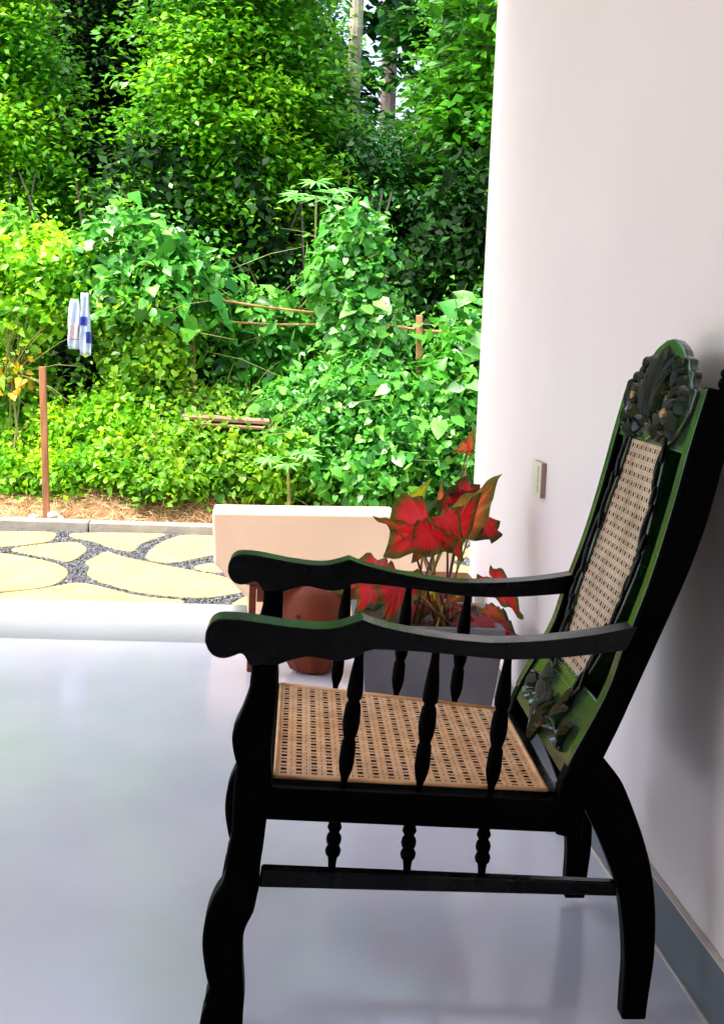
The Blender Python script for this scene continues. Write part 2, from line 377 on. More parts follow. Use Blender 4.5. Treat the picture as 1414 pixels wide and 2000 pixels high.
# arms
top = [(401,1252),(403,1232),(412,1216),(428,1208),(450,1208),(480,1210),(520,1216),(560,1222),(620,1227),(660,1224),(690,1215),(708,1209)]
top2 = [(726,1216),(760,1226),(820,1238),(880,1247),(930,1252),(975,1254),(1060,1250),(1150,1240),(1243,1223)]
bot = [(1221,1269),(1100,1283),(1000,1287),(950,1284),(880,1277),(800,1270),(730,1267)]
bot2 = [(713,1271),(700,1280),(680,1287),(655,1289),(625,1284),(600,1281),(575,1286),(556,1292),(542,1297)]
bot3 = [(487,1297),(483,1288),(477,1278),(468,1275),(455,1280),(436,1284),(418,1279),(407,1267)]
pl = catmull(LP(top), 3)+catmull(LP(top2), 3)+catmull(LP(bot), 3)+catmull(LP(bot2), 3)+catmull(LP(bot3), 3)
both('armrest', pl, -.008, .056, blk, .006)
# seat rails and stretchers
both('seat_rail', LP([(526,1540),(1090,1567),(1086,1628),(518,1603)]), .003, .043, side, .004)
both('stretcher', LP([(510,1702),(1204,1728),(1206,1757),(505,1736)]), .008, .036, blk, .004)
# turned spindles
def spindle(name, p, q, prof, yy, flat=1):
    a, b = L(*p), L(*q); a = Vector((a[0], yy, a[1])); b = Vector((b[0], yy, b[1])); d = b-a; n = d.normalized(); e1 = Vector((0, 1, 0)); e2 = n.cross(e1)
    bm = bmesh.new(); rings = []
    for t, r in prof:
        r = r/1167
        rings.append([bm.verts.new(a+d*t+(e1*math.cos(k*math.pi/6)+e2*math.sin(k*math.pi/6))*r) for k in range(12)])
    for i in range(len(rings)-1):
        for k in range(12): bm.faces.new((rings[i][k], rings[i][(k+1) % 12], rings[i+1][(k+1) % 12], rings[i+1][k]))
    bm.faces.new(rings[0]); bm.faces.new(rings[-1])
    return from_bm(name, bm, side, ch, angle=R(50))
PA = [(-.03,8),(.04,8),(.12,10),(.22,14),(.32,16.5),(.37,16),(.385,12),(.4,12),(.415,15),(.47,17),(.54,18),(.60,16),(.645,12),(.66,12),(.675,14.5),(.74,15.5),(.82,16),(.88,13),(.93,8),(.97,6),(1.03,6)]
PB = [(-.05,8),(.06,8),(.1,11),(.16,13.5),(.22,15),(.26,12),(.30,10),(.34,14),(.42,16),(.5,14),(.52,11),(.56,14),(.62,16.5),(.70,14.5),(.74,10),(.84,8.5),(1.05,7)]
for yy in (.024, W-.024):
    for (a, b) in (((706,1262),(671,1548)), ((855,1270),(820,1556)), ((997,1280),(960,1563))): spindle('arm_spindle', a, b, PA, yy)
    for (a, b) in (((656,1602),(648,1712)), ((803,1608),(796,1718)), ((949,1616),(943,1724))): spindle('stretcher_spindle', a, b, PB, yy)
# seat frame: front rail with carved apron, rear rail, dark board below the cane
x0, z0 = L(530, 1540); x1, z1 = L(1088, 1565)
sl = (z1-z0)/(x1-x0)
def seat_pt(x, y, h=0): return Vector((x, y, z0+(x-x0)*sl+h))
bm = bmesh.new(); vs_ = add_box(bm, x0-.045, x0+.022, .05, W-.05, -.062, -.002)
for v in vs_: v.co = seat_pt(v.co.x, v.co.y, v.co.z)
bevel(from_bm('front_rail', bm, side, ch), .004)
bm = bmesh.new()
prof = []
for i in range(41):
    t = i/40; y = .052+t*(W-.104); prof.append((y, -.055-.055*abs(math.sin(t*math.pi*3))**.7-.02*math.sin(t*math.pi)))
a = [bm.verts.new(seat_pt(x0-.050, y, -.05)) for y, z in prof]; b = [bm.verts.new(seat_pt(x0-.062, y, z)) for y, z in prof]
c = [bm.verts.new(seat_pt(x0-.030, y, -.05)) for y, z in prof]; d = [bm.verts.new(seat_pt(x0-.040, y, z)) for y, z in prof]
for i in range(40):
    bm.faces.new((a[i], a[i+1], b[i+1], b[i])); bm.faces.new((c[i], c[i+1], d[i+1], d[i])); bm.faces.new((b[i], b[i+1], d[i+1], d[i])); bm.faces.new((a[i], a[i+1], c[i+1], c[i]))
for i in range(13):
    y = .07+i*(W-.14)/12
    add_ell(bm, seat_pt(x0-.057, y, -.075), Vector((.010, 0, 0)), Vector((0, .013, .006)), Vector((0, -.006, .022)), 8, 6)
from_bm('carved_apron', bm, blk, ch, angle=R(40))
bm = bmesh.new(); vs_ = add_box(bm, x1-.022, x1+.012, .046, W-.046, -.055, .004)
for v in vs_: v.co = seat_pt(v.co.x, v.co.y, v.co.z)
bevel(from_bm('rear_rail', bm, blk, ch), .004)
bm = bmesh.new(); vs_ = add_box(bm, x0-.01, x1-.018, .030, W-.030, -.030, -.022)
for v in vs_: v.co = seat_pt(v.co.x, v.co.y, v.co.z)
from_bm('seat_board', bm, side, ch)
# woven cane
def cane(name, fn, u0_, u1_, v0_, v1_, pitch, vp, wd, keep, mt, parent, lift=.0006):
    V, Fc = [], []
    def strip(pts, hh, dirv, wd_):
        for i in range(len(pts)-1):
            (a, b), (c_, d_) = pts[i], pts[i+1]
            if not (keep((a+c_)/2, (b+d_)/2)): continue
            n_ = len(V); ox, oy = dirv[0]*wd_/2, dirv[1]*wd_/2
            h0, h1 = hh(i), hh(i+1)
            for (p, q, h_) in ((a-ox, b-oy, h0-.0004), (a, b, h0+.0004), (a+ox, b+oy, h0-.0004)): V.append(fn(p, q, h_))
            for (p, q, h_) in ((c_-ox, d_-oy, h1-.0004), (c_, d_, h1+.0004), (c_+ox, d_+oy, h1-.0004)): V.append(fn(p, q, h_))
            Fc.append((n_, n_+1, n_+4, n_+3)); Fc.append((n_+1, n_+2, n_+5, n_+4))
    nu = int((u1_-u0_)/pitch)+1; nv = int((v1_-v0_)/vp)+1
    for i in range(nu+1):
        for s in (-.165, .165):
            u = u0_+(i+s)*pitch; strip([(u, v0_+j*vp/2) for j in range(nv*2+1)], lambda k, i=i: lift*(1 if (k+i) % 2 else -1), (1, 0), wd)
    for j in range(nv+1):
        for s in (-.13, .13):
            v = v0_+(j+s)*vp; strip([(u0_+i*pitch/2, v) for i in range(nu*2+1)], lambda k, j=j: lift*(1 if (k+j+1) % 2 else -1)+.0004, (0, 1), wd*vp/pitch*.85)
    me = mesh_np(name, np.array([tuple(p) for p in V]), np.array(Fc))
    o = link(name, me, mt, parent); tag(o, kind='stuff'); return o
xa, xb, ya, yb = x0+.006, x1-.014, .040, W-.040
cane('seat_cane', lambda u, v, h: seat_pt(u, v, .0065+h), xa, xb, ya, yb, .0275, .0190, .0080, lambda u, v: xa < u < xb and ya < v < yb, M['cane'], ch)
bm = bmesh.new()                                   # binding cane round the edge
for p, q in (((xa, ya), (xb, ya)), ((xa, yb), (xb, yb)), ((xa, ya), (xa, yb)), ((xb, ya), (xb, yb))):
    add_tube(bm, [seat_pt(*p, .008), seat_pt(*q, .008)], .004, 6)
from_bm('cane_binding', bm, M['cane'], ch, smooth=True)

# ---- back: everything laid on the curve of the stile fronts
FRv = [Vector((x, 0, z)) for x, z in FR]
cum = [0]
for i in range(1, len(FRv)): cum.append(cum[-1]+(FRv[i]-FRv[i-1]).length)
LEN = cum[-1]
def BP(y, s, h=0):
    if s > LEN:
        d = Vector((.16, 0, .987)); n_ = Vector((-d.z, 0, d.x)); p = FRv[-1]+d*(s-LEN)*.72; return Vector((p.x+n_.x*h, y, p.z+n_.z*h))
    elif s <= 0: i = 0; t = s/(cum[1]-cum[0])
    else:
        i = next(k for k in range(len(cum)-1) if cum[k+1] >= s); t = (s-cum[i])/(cum[i+1]-cum[i])
    p = FRv[i].lerp(FRv[i+1], t); d = (FRv[i+1]-FRv[i]).normalized(); n_ = Vector((-d.z, 0, d.x))
    return Vector((p.x+n_.x*h, y, p.z+n_.z*h))
print('back length', LEN)
def slab(name, wfun, s0, s1, h0, h1, mt, parent, ns=24, bv=.003):
    """plate following the back's curve; wfun(s) -> (y0, y1)"""
    bm = bmesh.new(); rows = []
    for i in range(ns+1):
        s = s0+(s1-s0)*i/ns; y0_, y1_ = wfun(s)
        rows.append([bm.verts.new(BP(y0_, s, h0)), bm.verts.new(BP(y1_, s, h0)), bm.verts.new(BP(y1_, s, h1)), bm.verts.new(BP(y0_, s, h1))])
    for i in range(ns):
        for k in range(4): bm.faces.new((rows[i][k], rows[i][(k+1) % 4], rows[i+1][(k+1) % 4], rows[i+1][k]))
    bm.faces.new(rows[0]); bm.faces.new(rows[-1])
    o = from_bm(name, bm, mt, parent, angle=R(40))
    if bv: bevel(o, bv)
    return o
ym = W/2; yi0, yi1 = .047, W-.047
slab('back_board', lambda s: (yi0, yi1), .06, LEN-.02, -.040, -.030, side, ch, bv=0)
slab('top_rail', lambda s: (yi0-.002, yi1+.002), LEN-.12, LEN-.006, -.024, -.002, M['green'], ch, 6)
slab('bottom_rail', lambda s: (yi0-.002, yi1+.002), .005, .150, -.024, -.003, M['green'], ch, 6)
for a_, b_ in ((.004, .043), (W-.043, W-.004)): slab('stile_reflection', lambda s, a_=a_, b_=b_: (a_, b_), .03, LEN-.004, .0005, .0028, M['green'], ch, 30, .001)  # added strip, its green stands for foliage reflected on the stile front
hw_pts = [(0.12, .105), (.16, .14), (.22, .178), (.30, .205), (.38, .200), (.46, .184), (.54, .174), (.62, .166), (.70, .158), (.76, .156), (.82, .160)]
def hw(s):
    s = min(max(s, hw_pts[0][0]), hw_pts[-1][0])
    for (a, p), (b, q) in zip(hw_pts, hw_pts[1:]):
        if s <= b: t = (s-a)/(b-a); t = t*t*(3-2*t); return p+(q-p)*t+.011*math.sin(s*17+.6)
    return hw_pts[-1][1]
S0, S1 = .12, LEN-.088
EDGE = .026
for sg in (-1, 1):                                # sawn frame pieces either side of the cane
    fn = (lambda s: (ym-hw(s)-EDGE, ym-hw(s))) if sg < 0 else (lambda s: (ym+hw(s), ym+hw(s)+EDGE))
    slab('splat_frame', fn, S0, S1+.02, -.024, .004, M['green'], ch, 40)
    bm = bmesh.new(); n_ = 15
    for i in range(n_):
        s = S0+.02+(S1-S0-.04)*i/(n_-1); y = ym+sg*(hw(s)+EDGE*(.5+.28*math.sin(i*1.9))); a = .35*math.sin(i*2.3)
        u_, v_ = Vector((0, 1, 0)), (BP(y, s+.01)-BP(y, s)).normalized(); nn = BP(y, s, 1)-BP(y, s, 0)
        add_ell(bm, BP(y, s, .006), (v_*math.cos(a)+u_*math.sin(a))*(.034+.010*math.sin(i)), (u_*math.cos(a)-v_*math.sin(a))*.006, nn*.006, 10, 6)
    from_bm('scroll_carving', bm, blk, ch, smooth=True)
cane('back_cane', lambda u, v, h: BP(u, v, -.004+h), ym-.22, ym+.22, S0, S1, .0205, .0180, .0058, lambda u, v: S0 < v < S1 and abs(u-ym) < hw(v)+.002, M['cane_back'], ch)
# relief carving helper
def lobe(bm, y, s, ang, ln, wd, hh, h=.002):
    v_ = (BP(y, s+.01)-BP(y, s)).normalized(); u_ = Vector((0, 1, 0)); nn = BP(y, s, 1)-BP(y, s, 0)
    a_, b_ = v_*math.cos(ang)+u_*math.sin(ang), u_*math.cos(ang)-v_*math.sin(ang); o_ = BP(y, s, h); rows = []; NT = 8
    for i in range(NT+1):
        t = -1+2*i/NT; e = max(0, 1-t*t); wv = wd/2*(e**.7)*(1.15-.25*t)+.0008; hv = hh*(e**.5); bend = .10*ln*(1-e)*(1 if ang >= 0 else -1)
        rows.append([bm.verts.new(o_+a_*(t*ln/2)+b_*(c_*wv+bend)+nn*z_) for c_, z_ in ((-1, -.006), (-.92, hv*.35), (-.5, hv), (0, hv*.35), (.5, hv*.9), (.92, hv*.3), (1, -.006))])
    for i in range(NT):
        for k in range(6): bm.faces.new((rows[i][k], rows[i][k+1], rows[i+1][k+1], rows[i+1][k]))
# crest plate
half = [(0, -.155), (.05, -.13), (.10, -.15), (.16, -.15), (.205, -.11), (.236, -.06), (.236, -.008), (.205, -.002), (.192, .012), (.192, .034), (.165, .040), (.152, .052), (.150, .066), (.118, .074), (.100, .088), (.075, .100), (.04, .112), (0, .116)]
bm = bmesh.new()
KC = 1.2; KS = lambda s: s if s > 0 else s*.76
outl = [(ym+y*KC, LEN+KS(s)) for y, s in half]+[(ym-y*KC, LEN+KS(s)) for y, s in half[-2:0:-1]]
a = [bm.verts.new(BP(y, s, -.012)) for y, s in outl]; b = [bm.verts.new(BP(y, s, .006)) for y, s in outl]; n = len(outl)
bm.faces.new(a); bm.faces.new(b[::-1])
for i in range(n): bm.faces.new((a[i], a[(i+1) % n], b[(i+1) % n], b[i]))
cr = bevel(from_bm('crest', bm, M['green'], ch), .005)
bm = bmesh.new()
for k in range(-4, 5):                            # shell of long flutes
    lobe(bm, ym+k*.020, LEN-.006-.005*abs(k), k*.19, .165-.013*abs(k), .022, .024, .006)
for sg in (-1, 1):
    for (y, s, a_, l_, w_) in ((.05,-.06,1.9,.10,.026), (.06,-.03,1.2,.11,.03), (.055,0,.8,.10,.028), (.05,.03,.5,.085,.026), (.13,-.05,2.3,.09,.028), (.14,-.03,1.0,.085,.026),
                               (.12,.01,.35,.06,.024), (.09,-.09,2.3,.08,.026), (.05,-.11,2.0,.09,.024), (.19,-.05,.3,.05,.02), (.17,-.10,.1,.06,.02), (.14,-.13,1.2,.06,.02), (.19,-.02,-.3,.03,.02),
                               (.10,-.12,.9,.06,.018), (.16,.0,.1,.035,.018), (.11,.045,.2,.035,.018)):
        lobe(bm, ym+sg*y*KC, LEN+KS(s), sg*a_, l_*.92, w_*.95, .020, .006)
    for k in range(6):                            # rosette petals
        lobe(bm, ym+sg*.135*KC+.016*math.sin(k*1.047), LEN-.050+.016*math.cos(k*1.047), k*1.047, .034, .020, .012, .014)
from_bm('acanthus_relief', bm, M['carved'], cr, angle=R(38))
for a_ in ((ym-.135*KC, LEN-.060, .2, .022, .020, .012, .018), (ym+.125*KC, LEN-.036, .9, .030, .012, .008, .020)):
    bm = bmesh.new(); lobe(bm, *a_); from_bm('gilt_patch', bm, M['gilt'], cr, smooth=True)
# foot of the splat
bm = bmesh.new()
for k in range(-3, 4): lobe(bm, ym+k*.016, .04, k*.38, .11-.01*abs(k), .022, .014, .004)
for sg in (-1, 1):
    for (y, s, a_, l_, w_) in ((.08,.05,1.4,.09,.026), (.09,.08,1.0,.08,.024), (.16,.045,1.7,.07,.022), (.10,.11,.6,.07,.022), (.18,.07,.8,.05,.02)):
        lobe(bm, ym+sg*y*1.2, s, sg*a_, l_*1.2, w_*1.2, .014, .001)
from_bm('leaf_carving', bm, M['carved'], ch, angle=R(38))
# the chair is wider at the front than at the back
xf, xr = L(450, 1500)[0], L(1190, 1500)[0]
def warp(p):
    t = min(max((p.x-xf)/(xr-xf), 0), 1); hwd = .389+(.305-.389)*t; k = (DN+ym-hwd)/DN
    y = ym+(p.y-ym)*hwd/(W/2); f = min(1, max(0, p.z)/.3)
    return Vector((p.x*k, y, p.z+((k-1)*(p.z-H))*f))
for o in ch.children_recursive:
    for v in o.data.vertices: v.co = warp(v.co)
    o.data.update()

# ================================================================== switch on the wall
ysw0, ysw1 = wall_depth(1066, 940), wall_depth(1049, 940)
zt = at(1066, 905, ysw0).z; zb = at(1066, 974, ysw0).z
sw = empty('wall_switch', (WX, (ysw0+ysw1)/2, zb)); tag(sw, 'cream plastic switch box with three rockers mounted on the white wall', 'switch')
hy = (ysw1-ysw0)/2
box('switch_box', -.014, -.001, -hy, hy, 0, zt-zb, M['switch_shade'], sw, bv=.002)
box('face_plate', -.018, -.0145, -hy, hy, 0, zt-zb, M['switch'], sw, bv=.0015)
for k in range(3):
    z = (zt-zb)*(.14+.27*k); box('rocker', -.022, -.0185, -hy*.6, hy*.6, z, z+.022, M['switch'], sw, bv=.001)

# ================================================================== cream stone block, low table, clay jar, planter
DB = on_floor(600, 1206).y
op = [(415,1000),(600,1003),(772,1005),(797,1020),(840,1040),(885,1066),(888,1214),(485,1206),(484,1192),(480,1166),(418,1100)]
bm = bmesh.new(); q = [at(x, y, DB) for x, y in op]; zmin = 0.0
bx0, bx1 = q[0].x, q[6].x
poly = [(p.x-bx0, max(p.z, 0) if i not in (6, 7) else .0) for i, p in enumerate(q)]
add_prism(bm, poly, 0, .30)
sb = from_bm('stone_block', bm, M['cream']); sb.location = (bx0, DB, 0); bevel(sb, .012, 3)
tag(sb, 'cream stone block with a cut lower corner at the edge of the veranda', 'stone block')

DT = 5.15
tb = empty('low_table', (at(485, 1180, DT).x, DT, 0)); tag(tb, 'low reddish brown wooden table with plain legs behind the clay jar', 'table')
tx0 = tb.location.x; tx1 = at(935, 1180, DT).x-tx0
ztop, zap = at(700, 1137, DT).z, at(800, 1184, DT).z
box('tabletop', -.012, tx1, -.01, .30, ztop-.02, ztop-.0, M['redwood'], tb, bv=.004)
box('apron', .03, tx1-.045, .002, .024, zap, ztop-.022, M['redwood'], tb, bv=.003)
box('apron', .03, tx1-.045, .266, .288, zap, ztop-.022, M['redwood'], tb, bv=.003)
for lx in (.002, tx1-.05):
    for ly in (0, .25): box('leg', lx, lx+.026, ly, ly+.04, 0, ztop-.022, M['redwood'], tb, bv=.004)

jb = on_floor(612, 1322)
jr = empty('clay_jar', (jb.x, jb.y+.09, 0), R(12)); tag(jr, 'rounded terracotta jar with faceted base on the floor behind the armrests', 'jar')
jh = at(618, 1133, jb.y+.09).z
prof = [(.055, 0), (.085, .012), (.105, .05), (.122, .10), (.131, .16), (.131, jh*.62), (.122, jh*.75), (.100, jh*.87), (.066, jh*.96), (.03, jh*.995)]
bm = bmesh.new(); add_lathe(bm, prof[:5], (0, 0, 0), 10); from_bm('base', bm, M['clay'], jr)
bm = bmesh.new(); add_lathe(bm, [(.1305, .1605)]+prof[5:], (0, 0, 0), 32); from_bm('body', bm, M['clay'], jr, smooth=True)
bm = bmesh.new(); q = at(560, 1183, jb.y-.03); 
add_ell(bm, Vector((-.088, -.098, jh*.66)), Vector((.008, 0, 0)), Vector((0, .006, 0)), Vector((0, 0, .007)), 8, 6); from_bm('hole', bm, M['soil'], jr)

DP = 4.12
pa, pb_ = at(704, 1215, DP), at(990, 1215, DP); ph = at(850, 1226, DP).z; pw = (pb_.x-pa.x)/2
pt = empty('square_planter', ((pa.x+pb_.x)/2, DP+pw, 0)); tag(pt, 'square grey tapered planter holding red caladiums beside the white wall', 'planter')
bm = bmesh.new(); rings = []
for hwid, z in ((pw*.80, 0), (pw, ph), (pw-.02, ph), (pw-.03, ph-.05)):
    rings.append([bm.verts.new((sx*hwid, sy*hwid, z)) for sx, sy in ((-1, -1), (1, -1), (1, 1), (-1, 1))])
for i in range(3):
    for k in range(4): bm.faces.new((rings[i][k], rings[i][(k+1) % 4], rings[i+1][(k+1) % 4], rings[i+1][k]))
bm.faces.new(rings[0])
bevel(from_bm('pot_wall', bm, M['pot'], pt), .005)
bm = bmesh.new(); s_ = pw-.025; N = 16
vv = [[bm.verts.new((-s_+2*s_*i/N, -s_+2*s_*j/N, ph-.03+rng.uniform(-.008, .010))) for i in range(N+1)] for j in range(N+1)]
for j in range(N):
    for i in range(N): bm.faces.new((vv[j][i], vv[j][i+1], vv[j+1][i+1], vv[j+1][i]))
from_bm('soil', bm, M['soil'], pt, smooth=True)

# caladium
def leaf_mat(name, inner, mid, edge, e0=.72, e1=.9):
    m = bpy.data.materials.new(name); m.use_nodes = True; n = m.node_tree; b = n.nodes['Principled BSDF']
    at_ = n.nodes.new('ShaderNodeAttribute'); at_.attribute_name = 'rim'
    tc = n.nodes.new('ShaderNodeTexCoord'); t = n.nodes.new('ShaderNodeTexNoise'); t.inputs['Scale'].default_value = 45; t.inputs['Detail'].default_value = 4
    n.links.new(tc.outputs['Object'], t.inputs[0])
    ma = n.nodes.new('ShaderNodeMath'); ma.operation = 'MULTIPLY_ADD'; ma.inputs[1].default_value = .5; ma.inputs[2].default_value = -.25
    n.links.new(t.outputs[0], ma.inputs[0]); ad = n.nodes.new('ShaderNodeMath'); n.links.new(ma.outputs[0], ad.inputs[0]); n.links.new(at_.outputs['Fac'], ad.inputs[1])
    cr_ = n.nodes.new('ShaderNodeValToRGB'); e = cr_.color_ramp.elements
    e[0].position = 0; e[0].color = (*inner, 1); e[1].position = e1; e[1].color = (*edge, 1); k = e.new(e0); k.color = (*mid, 1)
    n.links.new(ad.outputs[0], cr_.inputs[0]); n.links.new(cr_.outputs[0], b.inputs['Base Color'])
    b.inputs['Roughness'].default_value = .38
    tr = n.nodes.new('ShaderNodeBsdfTranslucent'); ms = n.nodes.new('ShaderNodeMixShader'); ms.inputs[0].default_value = .72
    n.links.new(cr_.outputs[0], tr.inputs[0]); n.links.new(b.outputs[0], ms.inputs[1]); n.links.new(tr.outputs[0], ms.inputs[2]); n.links.new(ms.outputs[0], n.nodes['Material Output'].inputs[0])
    return m
LM = {'red': leaf_mat('caladium_red', (1, .085, .095), (.92, .04, .045), (.13, .14, .015)),
      'dark': leaf_mat('caladium_dark', (.85, .03, .045), (.62, .02, .025), (.06, .05, .01)),
      'green': leaf_mat('caladium_green', (.12, .25, .05), (.08, .20, .04), (.04, .12, .03)),
      'yellow': leaf_mat('caladium_yellow', (.75, .65, .02), (.60, .60, .02), (.35, .42, .02)),
      'orange': leaf_mat('caladium_orange', (1, .20, .10), (.85, .20, .06), (.22, .18, .03), .6, .88)}
def cal_mesh(wide, lobed, wave):
    ctrl = [(0, -.05), (.16, -.30), (.36, -.36), (.50, -.20), (.56, .05), (.48, .32), (.30, .56), (.13, .80), (.03, 1.05)]
    half_ = catmull([(x*wide, y if y > 0 else y*lobed) for x, y in ctrl], 3)
    out = half_+[(-x, y) for x, y in half_[-2:0:-1]]
    V = []; rim = []; Fc = []; n = len(out); K = 5
    for k in range(1, K+1):
        t = k/K
        for i, (x, y) in enumerate(out):
            z = .10*abs(x)*t-.22*(y*t)**2+wave*t*t*math.sin(i*1.35)*.07
            V.append((x*t, y*t, z)); rim.append(t)
    V.append((0, 0, 0)); rim.append(0); c_ = len(V)-1
    for i in range(n): Fc.append((c_, i, (i+1) % n))
    for k in range(K-1):
        for i in range(n):
            a_, b_, d_, e_ = k*n+i, k*n+(i+1) % n, (k+1)*n+(i+1) % n, (k+1)*n+i
            Fc.append((a_, e_, d_)); Fc.append((a_, d_, b_))
    me = mesh_np('leaf', V, Fc); at_ = me.attributes.new('rim', 'FLOAT', 'POINT'); at_.data.foreach_set('value', np.array(rim, np.float32))
    for p in me.polygons: p.use_smooth = True
    return me
cal = empty('caladium', (pt.location.x, pt.location.y, ph-.03)); tag(cal, 'red leaved caladium with green leaf edges growing from the square grey planter', 'plant')
cl = Vector(cal.location)
def cal_leaf(base, tip, D0, D1, size_w, kind, face, lobed=1, wave=1):
    """leaf from stalk joint to tip, pixels at distances D0, D1; face: direction the blade looks"""
    a, b = at(*base, D0), at(*tip, D1); ln = (b-a).length
    y = (b-a).normalized(); z = Vector(face); z = (z-y*z.dot(y)).normalized(); x = y.cross(z)
    me = cal_mesh(size_w, lobed, wave); me.materials.append(LM[kind])
    o = link('leaf', me, None, cal); Mx = Matrix((x, y, z)).transposed().to_4x4()
    o.matrix_local = Matrix.Translation(a-cl) @ Mx @ Matrix.Scale(ln, 4)
    return a
up_ = (0, -.75, .7); cam_ = (-.15, -1, .25)
LV = [((872,1046),(905,1090),4.2,4.15,.9,'red',(.1,-1,.5),.8,1), ((728,1150),(700,1190),4.3,4.2,.8,'red',cam_,1,1.3), ((832,1024),(757,1078),4.22,4.14,1.3,'red',(-.2,-1,.5),.9,1.2), ((800,1042),(733,1003),4.2,4.2,.42,'orange',(.2,-.8,.5),.5,1),
      ((842,1040),(808,1092),4.2,4.14,.9,'red',(-.1,-1,.5),.8,1), ((905,1000),(850,1026),4.38,4.3,1.2,'dark',cam_,1,1), ((930,998),(868,1020),4.42,4.28,1.1,'dark',(.1,-1,.4),1,1.3),
      ((897,1022),(975,942),4.3,4.2,.62,'orange',(.3,-1,.2),.8,1), ((880,1040),(940,968),4.25,4.2,.6,'red',(.2,-1,.3),.7,1), ((874,992),(945,952),4.4,4.35,.45,'dark',cam_,.6,1.4),
      ((795,1000),(838,935),4.5,4.5,.5,'yellow',(-.3,-1,.1),.5,.4), ((800,1010),(850,975),4.45,4.4,.9,'green',(0,-.8,.7),.8,.5), ((861,985),(862,938),4.45,4.45,.34,'orange',cam_,.5,.5),
      ((742,1120),(650,1138),4.4,4.3,.9,'red',(0,-.5,.9),1,1), ((780,1140),(755,1212),4.25,4.15,.9,'red',cam_,1.3,1.4), ((772,1150),(730,1190),4.26,4.2,.5,'green',cam_,1,1),
      ((968,1140),(1022,1200),4.22,4.15,.62,'red',(.2,-1,.3),1.2,1.6), ((852,1140),(846,1192),4.5,4.45,.5,'yellow',cam_,.6,1), ((885,1135),(892,1170),4.5,4.5,.9,'yellow',cam_,.6,1),
      ((900,1195),(862,1228),4.5,4.4,1.4,'dark',(0,-.7,.8),1,1), ((955,1192),(992,1212),4.25,4.2,.7,'orange',(0,-.7,.8),1,1), ((925,1212),(1010,1222),4.3,4.1,.7,'dark',(0,-.5,1),1,1),
      ((912,880),(925,835),4.6,4.6,.5,'orange',cam_,.6,.6), ((914,872),(888,880),4.6,4.55,.6,'orange',cam_,.8,1.2), ((820,1172),(800,1215),4.4,4.3,.8,'red',cam_,1,1.2), ((868,1012),(905,1052),4.2,4.15,.9,'red',(.1,-1,.5),.8,1)]
for i, lv in enumerate(LV):
    a = cal_leaf(*lv)
    s = Vector((pt.location.x+rng.uniform(-.05, .09), pt.location.y+rng.uniform(-.06, .06), ph-.03))
    mid = (a+s)/2+Vector(((a.x-s.x)*.12, 0, .04))
    bm = bmesh.new(); add_tube(bm, [p-cl for p in (s, s.lerp(mid, .5)+Vector((0, 0, .012)), mid, mid.lerp(a, .5), a)], [.0045, .004, .0035, .003, .002], 6)
    from_bm('stalk', bm, mat('stalk_%d' % i, (.10, .035, .025) if i % 3 else (.35, .25, .03), rough=.5) if i < 2 else bpy.data.materials['stalk_%d' % (i % 2)], cal, smooth=True)

# ================================================================== garden beyond the kerb
def post(name, p0, p1, D, wpx, mt, label, cat='post'):
    a, b = at(*p0, D), at(*p1, D); b.z = min(b.z, b.z); h_ = wpx/2*D/F_PX
    o = empty(name, (b.x, D, b.z)); bm = bmesh.new(); add_box(bm, -h_, h_, -h_*.8, h_*.8, 0, 1)
    for v in bm.verts:
        if v.co.z > .5: v.co.x += a.x-b.x; v.co.z = a.z-b.z
    me = bpy.data.meshes.new(name); bm.to_mesh(me); bm.free(); bpy.data.objects.remove(o)
    o = link(name, me, mt); o.location = (b.x, D, b.z); bevel(o, .004); tag(o, label, cat); return o
post('wooden_post', (84,716), (92,1016), KY+.22, 13, M['post'], 'brown squared wooden post standing behind the kerb at far left')
post('garden_stake', (377,531), (378,985), 10.08, 9, M['rail'], 'short pale stake poking out of the large leafy mound at left', 'stake')
post('garden_stake', (751,540), (753,985), 10.5, 8, M['rail'], 'thin stake half hidden right of the tall vine column', 'stake')
post('garden_stake', (819,616), (817,985), 10.06, 12, M['rail'], 'orange brown stake carrying the two thin rails at right', 'stake')
def pole(name, p, q, D0, D1, r_, mt, label):
    a, b = at(*p, D0), at(*q, D1); bm = bmesh.new(); add_tube(bm, [(0, 0, 0), (b-a)*.5+Vector((0, 0, -.01)), b-a], r_, 8); o = from_bm(name, bm, mt, smooth=True); o.location = a; tag(o, label, 'rail')
pole('fence_rail', (378,578), (640,614), 10.1, 10.2, .009, M['rail'], 'upper thin pole leading from the left stake to the vine column')
pole('fence_rail', (430,628), (640,634), 10.15, 10.2, .008, M['rail'], 'lower thin pole crossing the dark gap left of the vine column')
pole('fence_rail', (740,632), (905,652), 10.12, 10.02, .009, M['rail'], 'upper thin pole tied to the orange stake at right')
pole('fence_rail', (770,636), (935,660), 10.14, 10.05, .008, M['rail'], 'lower thin pole tied to the orange stake at right')

bp_ = empty('board_stack', at(438, 832, 9.62)); tag(bp_, 'small stack of old brown boards lying across the low shrubs', 'boards')
for k, (dz, x0_, x1_, dy, th) in enumerate(((0, -.20, .27, 0, .018), (.034, -.28, .30, .02, .022), (.022, -.15, .22, .10, .02))):
    box('board', x0_, x1_, dy-.06, dy+.06, dz, dz+th, M['board'], bp_, bv=.003).rotation_euler = (R(6), R(1.5), R(2*k-2))

